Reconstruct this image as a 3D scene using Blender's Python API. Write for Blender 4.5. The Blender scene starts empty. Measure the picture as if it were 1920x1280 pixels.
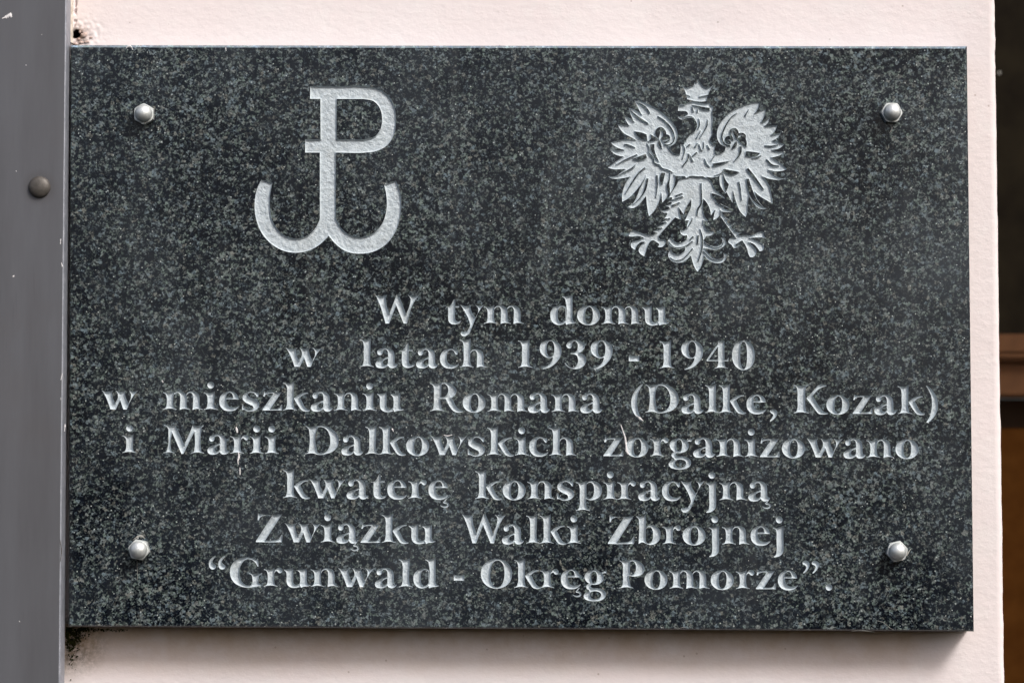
import bpy, bmesh, math, random
import numpy as np
from mathutils import Vector, Matrix, noise
from mathutils.geometry import delaunay_2d_cdt

random.seed(7); rng = np.random.default_rng(7)
S = bpy.context.scene
COL = S.collection

# ------------------------------------------------------------------ camera
FPX = 5000.0                      # focal length in photo pixels (1920 wide)
DIST = 1.775
TILT = math.radians(3.84)
CAM = np.array([0.0, -DIST*math.cos(TILT), -DIST*math.sin(TILT)])
cd = bpy.data.cameras.new('camera'); cam = bpy.data.objects.new('camera', cd); COL.objects.link(cam)
cam.location = CAM; cam.rotation_euler = (math.pi/2 + TILT, 0, 0)
cd.sensor_width = 36; cd.lens = 36*FPX/1920; cd.clip_start = 0.05; cd.clip_end = 5000
cd.dof.use_dof = True; cd.dof.focus_distance = DIST; cd.dof.aperture_fstop = 4.5
S.camera = cam

# ------------------------------------------------------------------ light
SUN = Vector((0.88, -1.0, 1.30)).normalized()
w = bpy.data.worlds.new('World'); S.world = w; w.use_nodes = True
nt = w.node_tree; nt.nodes.clear()
wo = nt.nodes.new('ShaderNodeOutputWorld'); bg = nt.nodes.new('ShaderNodeBackground')
sky = nt.nodes.new('ShaderNodeTexSky'); sky.sky_type = 'NISHITA'; sky.sun_disc = False
sky.sun_elevation = math.asin(SUN.z); sky.sun_rotation = math.atan2(SUN.x, SUN.y)
sky.air_density = 0.8; sky.dust_density = 5.0; sky.ozone_density = 0.3
bg.inputs['Strength'].default_value = 0.085
nt.links.new(sky.outputs[0], bg.inputs[0]); nt.links.new(bg.outputs[0], wo.inputs[0])
sl = bpy.data.lights.new('sun', 'SUN'); sl.energy = 1.5; sl.angle = math.radians(15); sl.color = (1.0, 0.985, 0.97)
so = bpy.data.objects.new('sun', sl); COL.objects.link(so)
so.rotation_euler = SUN.to_track_quat('Z', 'Y').to_euler(); so.location = (1, -2, 2)
S.view_settings.view_transform = 'Standard'; S.view_settings.look = 'None'
S.view_settings.gamma = 1.0; S.view_settings.exposure = 0.68

# ------------------------------------------------------------------ helpers
def bp(px, py, yp=0.0):
    """point of the vertical plane y = yp seen at photo pixel (px, py)"""
    px = np.asarray(px, float); py = np.asarray(py, float)
    dx = (px-960)/FPX; dz = -(py-640)/FPX
    c, s = math.cos(TILT), math.sin(TILT)
    vy = c - dz*s; vz = s + dz*c
    t = (yp-CAM[1])/vy
    return np.stack([CAM[0]+t*dx, np.full(np.shape(px), float(yp))+0*px, CAM[2]+t*vz], -1)

def link(name, me, mats, parent=None):
    o = bpy.data.objects.new(name, me); COL.objects.link(o)
    for m in (mats if isinstance(mats, (list, tuple)) else [mats]):
        if m is not None and len(me.materials) < (len(mats) if isinstance(mats, (list, tuple)) else 1): me.materials.append(m)
    if parent: o.parent = parent
    return o
def mesh(name, v, f, smooth=False):
    me = bpy.data.meshes.new(name); me.from_pydata([tuple(map(float, p)) for p in v], [], [tuple(map(int, q)) for q in f]); me.update()
    if smooth: me.shade_smooth()
    return me
def tag(o, label=None, cat=None, group=None, kind=None):
    if label: o['label'] = label
    if cat: o['category'] = cat
    if group: o['group'] = group
    if kind: o['kind'] = kind
def box(bm, a, b):
    vs = [bm.verts.new((x, y, z)) for x in (a[0], b[0]) for y in (a[1], b[1]) for z in (a[2], b[2])]
    for q in ((0,1,3,2),(4,6,7,5),(0,4,5,1),(2,3,7,6),(0,2,6,4),(1,5,7,3)): bm.faces.new([vs[i] for i in q])
def bmobj(name, bm, mats, parent=None, smooth=False):
    bmesh.ops.recalc_face_normals(bm, faces=bm.faces[:])
    me = bpy.data.meshes.new(name); bm.to_mesh(me); bm.free()
    if smooth: me.shade_smooth()
    return link(name, me, mats, parent)

# ------------------------------------------------------------------ materials
class MT:
    def __init__(s, name, rough=0.6, spec=0.5, metal=0.0):
        s.m = bpy.data.materials.new(name); s.m.use_nodes = True; s.t = s.m.node_tree
        s.b = s.t.nodes['Principled BSDF']
        s.b.inputs['Roughness'].default_value = rough; s.b.inputs['Metallic'].default_value = metal
        s.b.inputs['Specular IOR Level'].default_value = spec
        s.tc = s.t.nodes.new('ShaderNodeTexCoord'); s.geo = s.t.nodes.new('ShaderNodeNewGeometry')
        s.co = s.geo.outputs['Position']
    def n(s, t, **k):
        nd = s.t.nodes.new(t)
        for a, v in k.items(): setattr(nd, a, v)
        return nd
    def L(s, a, b): s.t.links.new(a, b)
    def inp(s, nd, i, v):
        if hasattr(v, 'is_linked') or hasattr(v, 'links'): s.L(v, nd.inputs[i])
        else: nd.inputs[i].default_value = v
    def noise(s, scale, detail=3, rough=0.5, co=None, out=0):
        nd = s.n('ShaderNodeTexNoise'); s.inp(nd, 'Vector', co or s.co)
        nd.inputs['Scale'].default_value = scale; nd.inputs['Detail'].default_value = detail; nd.inputs['Roughness'].default_value = rough
        return nd.outputs[out]
    def vor(s, scale, co=None, out='Color', feature='F1', rnd=1.0):
        nd = s.n('ShaderNodeTexVoronoi', feature=feature); s.inp(nd, 'Vector', co or s.co)
        nd.inputs['Scale'].default_value = scale; nd.inputs['Randomness'].default_value = rnd
        return nd.outputs[out]
    def ramp(s, f, stops, interp='LINEAR'):
        nd = s.n('ShaderNodeValToRGB'); s.inp(nd, 0, f); cr = nd.color_ramp; cr.interpolation = interp
        while len(cr.elements) < len(stops): cr.elements.new(0.5)
        for e, (p, c) in zip(cr.elements, stops):
            e.position = p; e.color = (c, c, c, 1) if not hasattr(c, '__len__') else (*c, 1)
        return nd.outputs[0]
    def mix(s, f, a, b, mode='MIX'):
        nd = s.n('ShaderNodeMix', data_type='RGBA', blend_type=mode); s.inp(nd, 0, f)
        for i, v in ((6, a), (7, b)):
            if isinstance(v, (tuple, list)): nd.inputs[i].default_value = (*v, 1)
            else: s.inp(nd, i, v)
        return nd.outputs[2]
    def math(s, op, a, b=0.0, c=None):
        nd = s.n('ShaderNodeMath', operation=op); s.inp(nd, 0, a); s.inp(nd, 1, b)
        if c is not None: s.inp(nd, 2, c)
        return nd.outputs[0]
    def vmath(s, op, a, b):
        nd = s.n('ShaderNodeVectorMath', operation=op); s.inp(nd, 0, a)
        if isinstance(b, (tuple, list)): nd.inputs[1].default_value = b
        elif hasattr(b, 'links'): s.L(b, nd.inputs[1])
        if op == 'SCALE': pass
        return nd
    def color(s, c):
        if isinstance(c, (tuple, list)): s.b.inputs['Base Color'].default_value = (*c, 1)
        else: s.L(c, s.b.inputs['Base Color'])
    def bump(s, h, dist, strength=1.0):
        nd = s.n('ShaderNodeBump'); s.inp(nd, 'Height', h); nd.inputs['Distance'].default_value = dist; nd.inputs['Strength'].default_value = strength
        s.L(nd.outputs[0], s.b.inputs['Normal'])
    def sphere_mask(s, centre, r0, r1):
        d = s.vmath('DISTANCE', s.co, tuple(map(float, centre))).outputs['Value']
        nd = s.n('ShaderNodeMapRange'); s.L(d, nd.inputs[0]); nd.inputs[1].default_value = r0; nd.inputs[2].default_value = r1
        nd.inputs[3].default_value = 1; nd.inputs[4].default_value = 0
        return nd.outputs[0]

def warp(m, scale, amp):
    nz = m.noise(scale, 2, 0.5, out=1)
    sub = m.vmath('SUBTRACT', nz, (0.5, 0.5, 0.5)).outputs[0]
    sc = m.n('ShaderNodeVectorMath', operation='SCALE'); m.L(sub, sc.inputs[0]); sc.inputs['Scale'].default_value = amp
    ad = m.n('ShaderNodeVectorMath', operation='ADD'); m.L(m.co, ad.inputs[0]); m.L(sc.outputs[0], ad.inputs[1])
    return ad.outputs[0]

def granite(name, dark, mid, light, rough, spec=0.5):
    m = MT(name, rough, spec)
    co = warp(m, 800, 0.0022)
    big = m.vor(430, co)                       # crystals about 2.3 mm
    sep = m.n('ShaderNodeSeparateColor'); m.L(big, sep.inputs[0])
    fine = m.vor(900, warp(m, 1100, 0.0012))
    sepf = m.n('ShaderNodeSeparateColor'); m.L(fine, sepf.inputs[0])
    cloud = m.noise(110, 4, 0.6)
    v = m.math('MULTIPLY_ADD', sep.outputs[0], 0.42, m.math('MULTIPLY_ADD', sepf.outputs[0], 0.48, m.math('MULTIPLY', cloud, 0.5)))
    drift = m.noise(16, 4, 0.6); v = m.math('MULTIPLY_ADD', m.math('SUBTRACT', drift, 0.5), 0.38, v)
    n2 = m.noise(760, 6, 0.85)
    v = m.math('MULTIPLY_ADD', n2, 0.95, v)
    v = m.math('SUBTRACT', v, 0.235)
    nd = m.n('ShaderNodeMapRange'); m.L(v, nd.inputs[0]); nd.inputs[1].default_value = 0.70; nd.inputs[2].default_value = 1.32
    col = m.ramp(nd.outputs[0], [(0.0, dark), (0.30, tuple(d*1.5 for d in dark)), (0.44, mid), (0.58, tuple((a+b)/2 for a, b in zip(mid, light))), (0.76, tuple(l*1.25 for l in light)), (1.0, tuple(min(1, l*2.2) for l in light))])
    # hue differences between crystals: greenish, bluish, a few tan
    tint = m.ramp(sep.outputs[1], [(0.0, (0.82, 0.98, 1.12)), (0.35, (0.95, 1.0, 1.03)), (0.6, (0.9, 1.05, 0.95)), (0.9, (1.0, 0.99, 0.97)), (0.99, (1.10, 1.02, 0.92))], 'LINEAR')
    col = m.mix(1.0, col, tint, 'MULTIPLY')
    # drifts of faint dust with bluish reflected haze painted into the colour
    film_and_haze = m.ramp(m.noise(5.5, 5, 0.65), [(0.42, 0.0), (0.72, 0.24)])
    col = m.mix(film_and_haze, col, (0.14, 0.165, 0.19))
    run = m.n('ShaderNodeMapping'); m.L(m.co, run.inputs[0]); run.inputs['Scale'].default_value = (1, 1, 0.06)
    rs = m.ramp(m.noise(70, 4, 0.7, run.outputs[0]), [(0.56, 0.0), (0.80, 0.10)]); col = m.mix(rs, col, (0.20, 0.21, 0.20))
    # mica sparkles
    sp = m.vor(900, m.co, 'Distance'); spc = m.vor(900, m.co); ss = m.n('ShaderNodeSeparateColor'); m.L(spc, ss.inputs[0])
    on = m.math('MULTIPLY', m.math('LESS_THAN', sp, 0.30), m.math('GREATER_THAN', ss.outputs[0], 0.985))
    col = m.mix(on, col, (0.55, 0.6, 0.6))
    m.color(col)
    m.bump(n2, 0.00004, 0.25)
    return m.m
M = {}
M['granite'] = granite('polished_dark_granite', (0.002, 0.0035, 0.007), (0.021, 0.026, 0.029), (0.082, 0.093, 0.094), 0.14, 0.25)
M['sawn'] = granite('sawn_granite_edge', (0.12, 0.15, 0.18), (0.16, 0.195, 0.23), (0.20, 0.24, 0.28), 0.5)

m = MT('silver_grey_letter_paint', 0.55, 0.4)
mt = m.noise(900, 4, 0.6); sc = m.noise(260, 3, 0.6)
c = m.ramp(sc, [(0.25, (0.43, 0.495, 0.54)), (0.6, (0.55, 0.625, 0.67)), (0.9, (0.63, 0.70, 0.74))])
pit = m.math('GREATER_THAN', m.noise(520, 3, 0.7), 0.70)
c = m.mix(m.math('MULTIPLY', pit, 0.55), c, (0.25, 0.28, 0.29))
c = m.mix(m.ramp(m.noise(38, 5, 0.7), [(0.52, 0.0), (0.78, 0.35)]), c, (0.30, 0.30, 0.26))
m.color(c); m.bump(m.math('MULTIPLY_ADD', mt, 0.6, sc), 0.0010, 0.8); M['paint'] = m.m

m = MT('pink_white_plaster', 0.9, 0.15)
stre = m.n('ShaderNodeMapping'); m.L(m.co, stre.inputs[0]); stre.inputs['Scale'].default_value = (0.75, 1, 1.1)
n1 = m.noise(170, 5, 0.62, stre.outputs[0]); n3 = m.noise(900, 3, 0.6); nb = m.noise(9, 3, 0.5)
c = m.ramp(nb, [(0.3, (0.83, 0.745, 0.74)), (0.7, (0.85, 0.79, 0.79))])
c = m.mix(m.ramp(m.noise(60, 3, 0.6), [(0.5, 0.0), (0.75, 0.5)]), c, (0.86, 0.82, 0.81))
spk = m.vor(120, m.co, 'Distance'); spr = m.vor(120, m.co); sps = m.n('ShaderNodeSeparateColor'); m.L(spr, sps.inputs[0])
on = m.math('MULTIPLY', m.math('LESS_THAN', spk, 0.085), m.math('GREATER_THAN', sps.outputs[0], 0.72))
c = m.mix(m.math('MULTIPLY', on, 0.5), c, (0.36, 0.28, 0.24))
# grime: green-black growth at the lower left, crumbled corner at the upper left
lo = bp(150, 1200, .02); up = bp(148, 67, .024)
g1 = m.math('MULTIPLY', m.sphere_mask(bp(130, 1196, .02), 0.004, 0.030), m.ramp(m.noise(330, 5, 0.75), [(0.38, 0.0), (0.58, 1.0)]))
c = m.mix(g1, c, (0.035, 0.036, 0.015))
g2 = m.math('MULTIPLY', m.sphere_mask(up, 0.001, 0.010), m.ramp(m.noise(400, 4, 0.7), [(0.40, 0.0), (0.56, 1.0)]))
c = m.mix(g2, c, (0.22, 0.14, 0.10))
c = m.mix(m.sphere_mask(bp(144, 66, .032), 0.0075, 0.0090), c, (0.02, 0.014, 0.010))  # dark soil in the hole, with its deep shade painted in
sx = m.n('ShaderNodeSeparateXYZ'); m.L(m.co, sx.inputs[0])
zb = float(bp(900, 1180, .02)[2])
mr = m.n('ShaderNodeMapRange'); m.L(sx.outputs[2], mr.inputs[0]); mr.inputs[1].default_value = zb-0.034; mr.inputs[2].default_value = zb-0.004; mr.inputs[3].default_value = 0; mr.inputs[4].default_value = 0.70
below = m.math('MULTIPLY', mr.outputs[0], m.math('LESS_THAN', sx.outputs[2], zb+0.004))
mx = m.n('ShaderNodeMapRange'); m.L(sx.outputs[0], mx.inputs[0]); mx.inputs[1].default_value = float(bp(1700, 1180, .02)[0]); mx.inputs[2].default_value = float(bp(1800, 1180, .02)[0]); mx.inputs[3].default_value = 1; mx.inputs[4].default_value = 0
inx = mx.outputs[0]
c = m.mix(m.math('MULTIPLY', m.math('MULTIPLY', below, inx), m.ramp(m.noise(55, 5, 0.65), [(0.25, 0.35), (0.65, 1.0)])), c, (0.56, 0.38, 0.22))  # blotchy warm brown of the slab's shadow, painted into the plaster colour
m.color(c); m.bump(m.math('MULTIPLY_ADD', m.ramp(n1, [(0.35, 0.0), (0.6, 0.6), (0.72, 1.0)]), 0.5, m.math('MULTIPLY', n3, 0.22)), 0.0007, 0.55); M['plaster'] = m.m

m = MT('grey_coated_metal', 0.42, 0.5, 0.25)
st = m.n('ShaderNodeMapping'); m.L(m.co, st.inputs[0]); st.inputs['Scale'].default_value = (1, 1, 0.12)
v1 = m.noise(45, 4, 0.6, st.outputs[0]); v2 = m.noise(500, 2, 0.5, st.outputs[0])
c = m.ramp(v1, [(0.3, (0.106, 0.108, 0.118)), (0.55, (0.126, 0.131, 0.145)), (0.8, (0.142, 0.147, 0.164))])
c = m.mix(m.math('MULTIPLY', v2, 0.16), c, (0.20, 0.20, 0.22))
scr = m.n('ShaderNodeMapping'); m.L(m.co, scr.inputs[0]); scr.inputs['Rotation'].default_value = (0, 0.5, 0); scr.inputs['Scale'].default_value = (1, 1, 0.05)
c = m.mix(m.ramp(m.noise(420, 2, 0.5, scr.outputs[0]), [(0.70, 0.0), (0.78, 0.35)]), c, (0.07, 0.065, 0.065))
c = m.mix(m.ramp(m.noise(14, 4, 0.7), [(0.5, 0.0), (0.8, 0.4)]), c, (0.115, 0.105, 0.105))
gr = m.math('MULTIPLY', m.sphere_mask(bp(74, 352, -.010), 0.0072, 0.013), 0.35)
c = m.mix(gr, c, (0.07, 0.062, 0.06)); m.color(c); m.bump(m.noise(1500, 3, .6), 0.00008, 0.5); M['metal'] = m.m
m = MT('worn_metal_edge', 0.45, 0.5, 0.3)
c = m.ramp(m.noise(180, 4, 0.7, st.outputs[0] if False else None), [(0.35, (0.24, 0.26, 0.30)), (0.62, (0.34, 0.36, 0.41)), (0.85, (0.6, 0.6, 0.62))]); m.color(c); M['edge'] = m.m
m = MT('dull_rivet', 0.5, 0.5, 0.3); m.color(m.ramp(m.noise(300, 4, 0.6), [(0.3, (0.075, 0.068, 0.060)), (0.7, (0.12, 0.11, 0.10))])); m.bump(m.noise(800, 3, .6), 0.0002, .6); M['rivet'] = m.m
m = MT('dull_zinc', 0.46, 0.5, 0.6); m.color(m.ramp(m.noise(350, 4, 0.6), [(0.3, (0.64, 0.68, 0.67)), (0.7, (0.80, 0.84, 0.84))])); m.bump(m.noise(1400, 3, .6), 0.0001, .5); M['steel'] = m.m
m = MT('white_deposit', 0.8, 0.2); m.color(m.ramp(m.noise(900, 3, 0.6), [(0.3, (0.62, 0.60, 0.60)), (0.6, (0.86, 0.85, 0.86))])); M['white'] = m.m
m = MT('cobweb_grey', 0.9, 0.1); m.color((0.33, 0.33, 0.31)); M['web'] = m.m
m = MT('cream_sealant', 0.85, 0.2); m.color(m.ramp(m.noise(220, 4, 0.65), [(0.35, (0.52, 0.46, 0.38)), (0.6, (0.74, 0.68, 0.60))])); m.bump(m.noise(500, 4, .6), 0.0008, .8); M['sealant'] = m.m
m = MT('crumbled_mortar', 0.95, 0.1); m.color(m.ramp(m.noise(500, 4, 0.65), [(0.35, (0.30, 0.20, 0.16)), (0.65, (0.62, 0.50, 0.46))])); m.bump(m.noise(900, 4, .6), 0.0005, .8); M['mortar'] = m.m
m = MT('black_green_moss', 0.95, 0.1); m.color(m.ramp(m.noise(400, 3, 0.6), [(0.35, (0.012, 0.011, 0.005)), (0.58, (0.05, 0.055, 0.016)), (0.8, (0.15, 0.14, 0.05))])); M['moss'] = m.m
m = MT('brown_painted_wood', 0.7, 0.02)
c = m.ramp(m.noise(60, 4, 0.6), [(0.3, (0.034, 0.012, 0.002)), (0.7, (0.052, 0.020, 0.004))]); m.color(c); M['wood'] = m.m
m = MT('reddish_wood_rail', 0.6, 0.15)
c = m.ramp(m.noise(50, 4, 0.6), [(0.3, (0.058, 0.025, 0.009)), (0.7, (0.085, 0.037, 0.014))]); m.color(c); M['rail'] = m.m
m = MT('dark_window_pane', 0.5, 0.05); m.color(m.ramp(m.noise(28, 4, 0.65), [(0.35, (0.005, 0.0035, 0.0018)), (0.7, (0.012, 0.0095, 0.005))])); M['pane'] = m.m
m = MT('dark_recess_paint', 0.8, 0.2); m.color((0.020, 0.010, 0.004)); M['reveal'] = m.m

# ------------------------------------------------------------------ outline language
def path(txt, sx=1.0, sy=1.0, ox=0.0, oy=0.0, sub=5):
    P, K = [], []
    for t in txt.split():
        c = t.endswith('*'); a, b = t.rstrip('*').split(',')
        P.append((float(a)*sx+ox, float(b)*sy+oy)); K.append(c)
    P = np.array(P); n = len(P); out = []
    def tang(i):
        a = P[i]-P[i-1]; b = P[(i+1) % n]-P[i]
        la, lb = np.hypot(*a)+1e-9, np.hypot(*b)+1e-9
        d = a*(lb/la)+b*(la/lb); return d/(np.hypot(*d)+1e-9)
    for i in range(n):
        j = (i+1) % n; p, q = P[i], P[j]; L = np.hypot(*(q-p))
        out.append(tuple(p))
        if K[i] and K[j]: continue
        if L < 1e-6: continue
        m0 = None if K[i] else tang(i)*L
        m1 = None if K[j] else tang(j)*L
        if m0 is None: m0 = (3*(q-p)-m1)/2
        if m1 is None: m1 = (3*(q-p)-m0)/2
        for k in range(1, sub):
            t = k/sub; t2, t3 = t*t, t*t*t
            out.append(tuple((2*t3-3*t2+1)*p+(t3-2*t2+t)*m0+(-2*t3+3*t2)*q+(t3-t2)*m1))
    return np.array(out)
def stroke(txt, widths, sx=1.0, sy=1.0, ox=0.0, oy=0.0, sub=4):
    P = np.array([tuple(map(float, t.split(','))) for t in txt.split()]); P = P*[sx, sy]+[ox, oy]
    W = np.array(widths, float)*abs(sx); n = len(P); pts, ws = [], []
    for i in range(n-1):
        p0 = P[max(i-1, 0)]; p1, p2 = P[i], P[i+1]; p3 = P[min(i+2, n-1)]
        for k in range(sub + (i == n-2)):
            t = k/sub
            pts.append(0.5*((2*p1)+(p2-p0)*t+(2*p0-5*p1+4*p2-p3)*t*t+(3*p1-p0-3*p2+p3)*t**3)); ws.append(W[i]*(1-t)+W[i+1]*t)
    pts = np.array(pts); ws = np.array(ws)
    d = np.gradient(pts, axis=0); d /= np.hypot(d[:, 0], d[:, 1])[:, None]+1e-9
    nrm = np.stack([-d[:, 1], d[:, 0]], 1)
    return np.concatenate([pts+nrm*ws[:, None]/2, (pts-nrm*ws[:, None]/2)[::-1]])
def ell(cx, cy, rx, ry, n=28, slant=0.0, p=2.0):
    a = np.linspace(0, 2*math.pi, n, endpoint=False)
    c, s = np.cos(a), np.sin(a)
    x = np.sign(c)*np.abs(c)**(2/p)*rx; y = np.sign(s)*np.abs(s)**(2/p)*ry
    return np.stack([cx+x+slant*y, cy+y], 1)

# ------------------------------------------------------------------ glyphs: unit = 1/6.4 photo px, y up from the baseline
def stem(x, h, w=84, top='flag', foot='both', fl=46, fr=40, y0=0):
    """vertical stroke with bracketed serifs"""
    s = []
    if foot == 'both': s += [f'{x-fl+4},{y0}*', f'{x+w/2},{y0+15}', f'{x+w+fr},{y0}*', f'{x+w+fr},{y0+9}*', f'{x+w+12},{y0+22}', f'{x+w+1},{y0+55}']
    elif foot == 'right': s += [f'{x-2},{y0}*', f'{x+w/2},{y0+13}', f'{x+w+fr},{y0}*', f'{x+w+fr},{y0+9}*', f'{x+w+12},{y0+22}', f'{x+w+1},{y0+55}']
    else: s += [f'{x},{y0}*', f'{x+w},{y0}*']
    if top == 'flag': s += [f'{x+w-2},{(h+y0)*.5}', f'{x+w+3},{h+8}*', f'{x+w*.35},{h-15}', f'{x-fl+2},{h-6}*', f'{x-fl},{h-16}*', f'{x-14},{h-32}', f'{x-1},{h-68}']
    elif top == 'serif': s += [f'{x+w-2},{(h+y0)*.5}', f'{x+w+2},{h-50}', f'{x+w+14},{h-20}', f'{x+w+fr},{h-8}*', f'{x+w+fr},{h}*', f'{x+w/2},{h-13}', f'{x-fl+4},{h}*', f'{x-fl+4},{h-9}*', f'{x-14},{h-22}', f'{x-1},{h-60}']
    elif top == 'flat': s += [f'{x+w},{h}*', f'{x},{h}*']
    s += [f'{x+2},{(h+y0)*.5}']
    if foot == 'both': s += [f'{x-1},{y0+55}', f'{x-14},{y0+22}', f'{x-fl+4},{y0+9}*']
    elif foot == 'right': s += [f'{x-1},{y0+50}', f'{x-2},{y0+20}']
    return ('+', path(' '.join(s)))
A = lambda t, **k: ('+', path(t, **k))
C_ = lambda t, **k: ('-', path(t, **k))
def arch(dx=0):
    return A('112,160* 126,196 150,216 184,222 226,216 260,194 276,150 279,60 284,30 300,16 318,9* 318,0* 250,13 196,0* 198,60 199,150 193,186 172,205 146,200 124,178 112,140*', ox=dx)
DOT = lambda x, y=298, r=41: ('+', ell(x, y, r, r, 20))
def ogonek(x, y=0):
    return ('+', stroke('28,14 4,-18 -8,-36 22,-42 42,-62 28,-86 -6,-92 -38,-82 -52,-72', [10, 12, 20, 20, 20, 20, 16, 12, 3], ox=x, oy=y))
G = {}
G['l'] = [stem(48, 342)]
G['i'] = [stem(38, 218), DOT(76)]
G['1'] = [stem(48, 334, 90)]
G['n'] = [stem(35, 218, 80), arch()]
G['h'] = [stem(35, 342, 84), arch()]
G['m'] = [stem(32, 218, 80), arch(-6), arch(149)]
G['r'] = [stem(34, 218, 80), A('108,150* 126,196 150,220 184,226 206,208 206,178 186,162 160,170 144,188 128,180 112,130*')]
G['u'] = [A('0,207* 34,206 72,214 112,228* 113,120 114,60 126,32 152,22 176,30 196,46* 196,-2* 160,-10 120,-14 76,-4 46,22 34,60 33,140 28,172 0,198*'),
          A('192,30* 194,150 188,172 166,190* 166,200* 200,205 234,208 276,222* 276,120 278,60 290,32 320,26* 320,16* 284,6 244,2 208,-12* 200,6*')]
G['o'] = [('+', ell(137, 105, 138, 118, 36, 0.0, 2.1)), ('-', ell(142, 107, 47, 101, 32, 0.03, 2.25))]
G['O'] = [('+', ell(187, 167, 188, 177, 44, 0.0, 2.1)), ('-', ell(197, 166, 86, 160, 40, 0.02, 2.2))]
G['0'] = [('+', ell(136, 162, 137, 177, 40, 0.0, 2.15)), ('-', ell(138, 162, 41, 163, 36, 0.0, 2.4))]
G['W'] = [A('0,345* 75,329 150,342* 132,318 133,285 178,118* 250,310 264,350* 286,352* 300,318 378,112* 426,250 430,300 400,342* 465,328 532,342* 498,298 392,0* 350,0* 258,222* 176,0* 132,0* 38,285 22,320')]
G['w'] = [A('0,228* 70,213 146,228* 128,206 128,180 164,74* 200,158 190,200 168,226* 235,213 300,228* 282,206 285,180 324,72* 358,168 352,195 328,226* 380,214 436,226* 404,190 308,0* 266,0* 226,112* 176,0* 112,0* 38,178 22,206')]
G['t'] = [A('2,198* 30,200 62,225 84,262 98,292* 112,292* 116,250 116,214* 164,214* 164,196* 116,196* 114,110 116,60 128,36 150,30 184,42* 186,28 150,2 108,-8 66,0 40,26 32,70 32,150 31,196* 4,192*')]
G['y'] = [A('0,228* 70,212 146,228* 126,206 128,184 186,78* 222,166 214,196 182,226* 232,214 288,228* 256,190 150,-30 120,-104 86,-140 50,-150 20,-138 10,-112 24,-92 50,-98 66,-84 80,-90 104,-62 124,-10 118,14 34,184 20,206')]
G['d'] = [A('186,208* 140,222 92,222 40,198 6,150 0,96 14,40 48,4 96,-12 140,-6 186,22*'), C_('180,188* 156,206 124,208 100,186 90,140 90,90 98,48 120,24 150,24 180,46*'),
          A('182,20* 182,280 174,306 142,326* 142,336* 200,334 266,352* 266,120 268,56 280,34 306,26* 306,16* 270,8 228,4 192,-10* 184,4*')]
G['a'] = [A('20,172 26,200 62,222 118,230 176,222 212,194 226,150 228,80 234,44 262,34* 262,24* 232,-4 194,-12 164,0 150,22* 150,140 146,184 130,208 104,210 86,194 84,166 64,146 34,148'),
          A('152,124* 110,108 54,92 12,66 0,34 14,2 58,-13 110,-6 156,24*'), C_('150,104* 118,94 94,76 88,50 104,30 130,30 150,48*')]
G['ą'] = G['a'] + [ogonek(222)]
G['c'] = [A('0,102 18,172 66,214 124,226 168,218 192,208 216,212* 214,164* 198,154 180,172 160,202 130,212 104,198 86,160 82,108 94,62 128,34 172,28 228,46* 230,34* 188,0 124,-14 58,0 14,46')]
G['e'] = [A('0,104 16,170 66,212 122,224 174,214 214,182 232,130* 84,130* 90,78 120,42 166,32 204,36 236,50* 238,38* 192,0 130,-13 60,0 14,44'), C_('82,151* 90,188 118,210 146,202 162,176 165,151*')]
G['ę'] = G['e'] + [ogonek(196, -6)]
G['s'] = [A('198,222* 192,212 176,212 150,222 104,226 50,212 10,172 8,128 44,92 100,64 132,44 132,20 102,4 62,10 30,38 14,74* 0,76* 2,4* 30,4 66,-12 124,-12 178,10 206,52 198,98 154,132 94,156 68,178 76,204 106,212 146,200 178,160* 194,160*')]
G['z'] = [A('20,232* 44,216 110,218 226,218* 98,20* 156,18 204,32 224,70* 238,70* 236,0* 0,0* 0,10* 132,200* 84,202 38,188 24,166* 8,166*')]
G['k'] = [stem(35, 342), A('120,144* 176,190 232,212 290,216* 290,204* 250,198 216,176 194,152* 216,112 250,48 284,16 314,8* 314,-4* 264,-12 220,0 180,48 142,106')]
G['j'] = [A('0,207* 40,200 66,206 122,226* 120,100 122,-40 116,-92 86,-128 6,-152* 4,-142* 30,-118 40,-70 38,60 38,150 32,176 0,196*'), DOT(72)]
G['p'] = [stem(37, 218, 82, y0=-136), A('116,186* 148,214 200,224 260,202 300,152 305,98 286,44 232,4 170,-8 116,10*'), C_('119,176* 148,202 182,200 206,160 211,100 200,44 172,14 138,14 119,34*')]
G['b'] = [A('0,334* 46,328 74,334 118,350* 116,240 115,20 116,6* 74,20 30,0* 32,60 33,270 28,302 0,324*'), A('112,186* 148,216 196,226 250,206 286,160 292,104 276,46 230,4 168,-10 112,10*'), C_('116,176* 142,202 172,202 196,166 203,104 194,48 168,14 140,12 116,34*')]
G['g'] = [A('10,130 28,182 76,212 128,216 190,200 232,160 240,122 222,80 176,50 124,42 62,58 22,94'), ('-', ell(124, 132, 35, 70, 28, 0.0, 2.3)),
          A('196,192* 236,202 262,216* 276,214* 272,180* 236,180 212,166*'),
          A('74,64* 42,42 30,14 44,-12 66,-28 22,-54 0,-90 14,-126 64,-149 130,-155 200,-146 250,-118 268,-76 254,-36 214,-10 150,2 100,6 84,20 96,46*'), C_('76,-80 86,-50 120,-36 166,-38 200,-56 208,-86 188,-116 140,-130 94,-118')]
G['9'] = [A('0,236 14,290 68,325 132,334 200,316 250,266 262,212 248,136 204,70 138,14 42,-16* 36,-6* 98,26 142,72 160,128* 112,118 50,142 10,186'), ('-', ell(130, 228, 46, 96, 30, 0.0, 2.3))]
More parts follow.
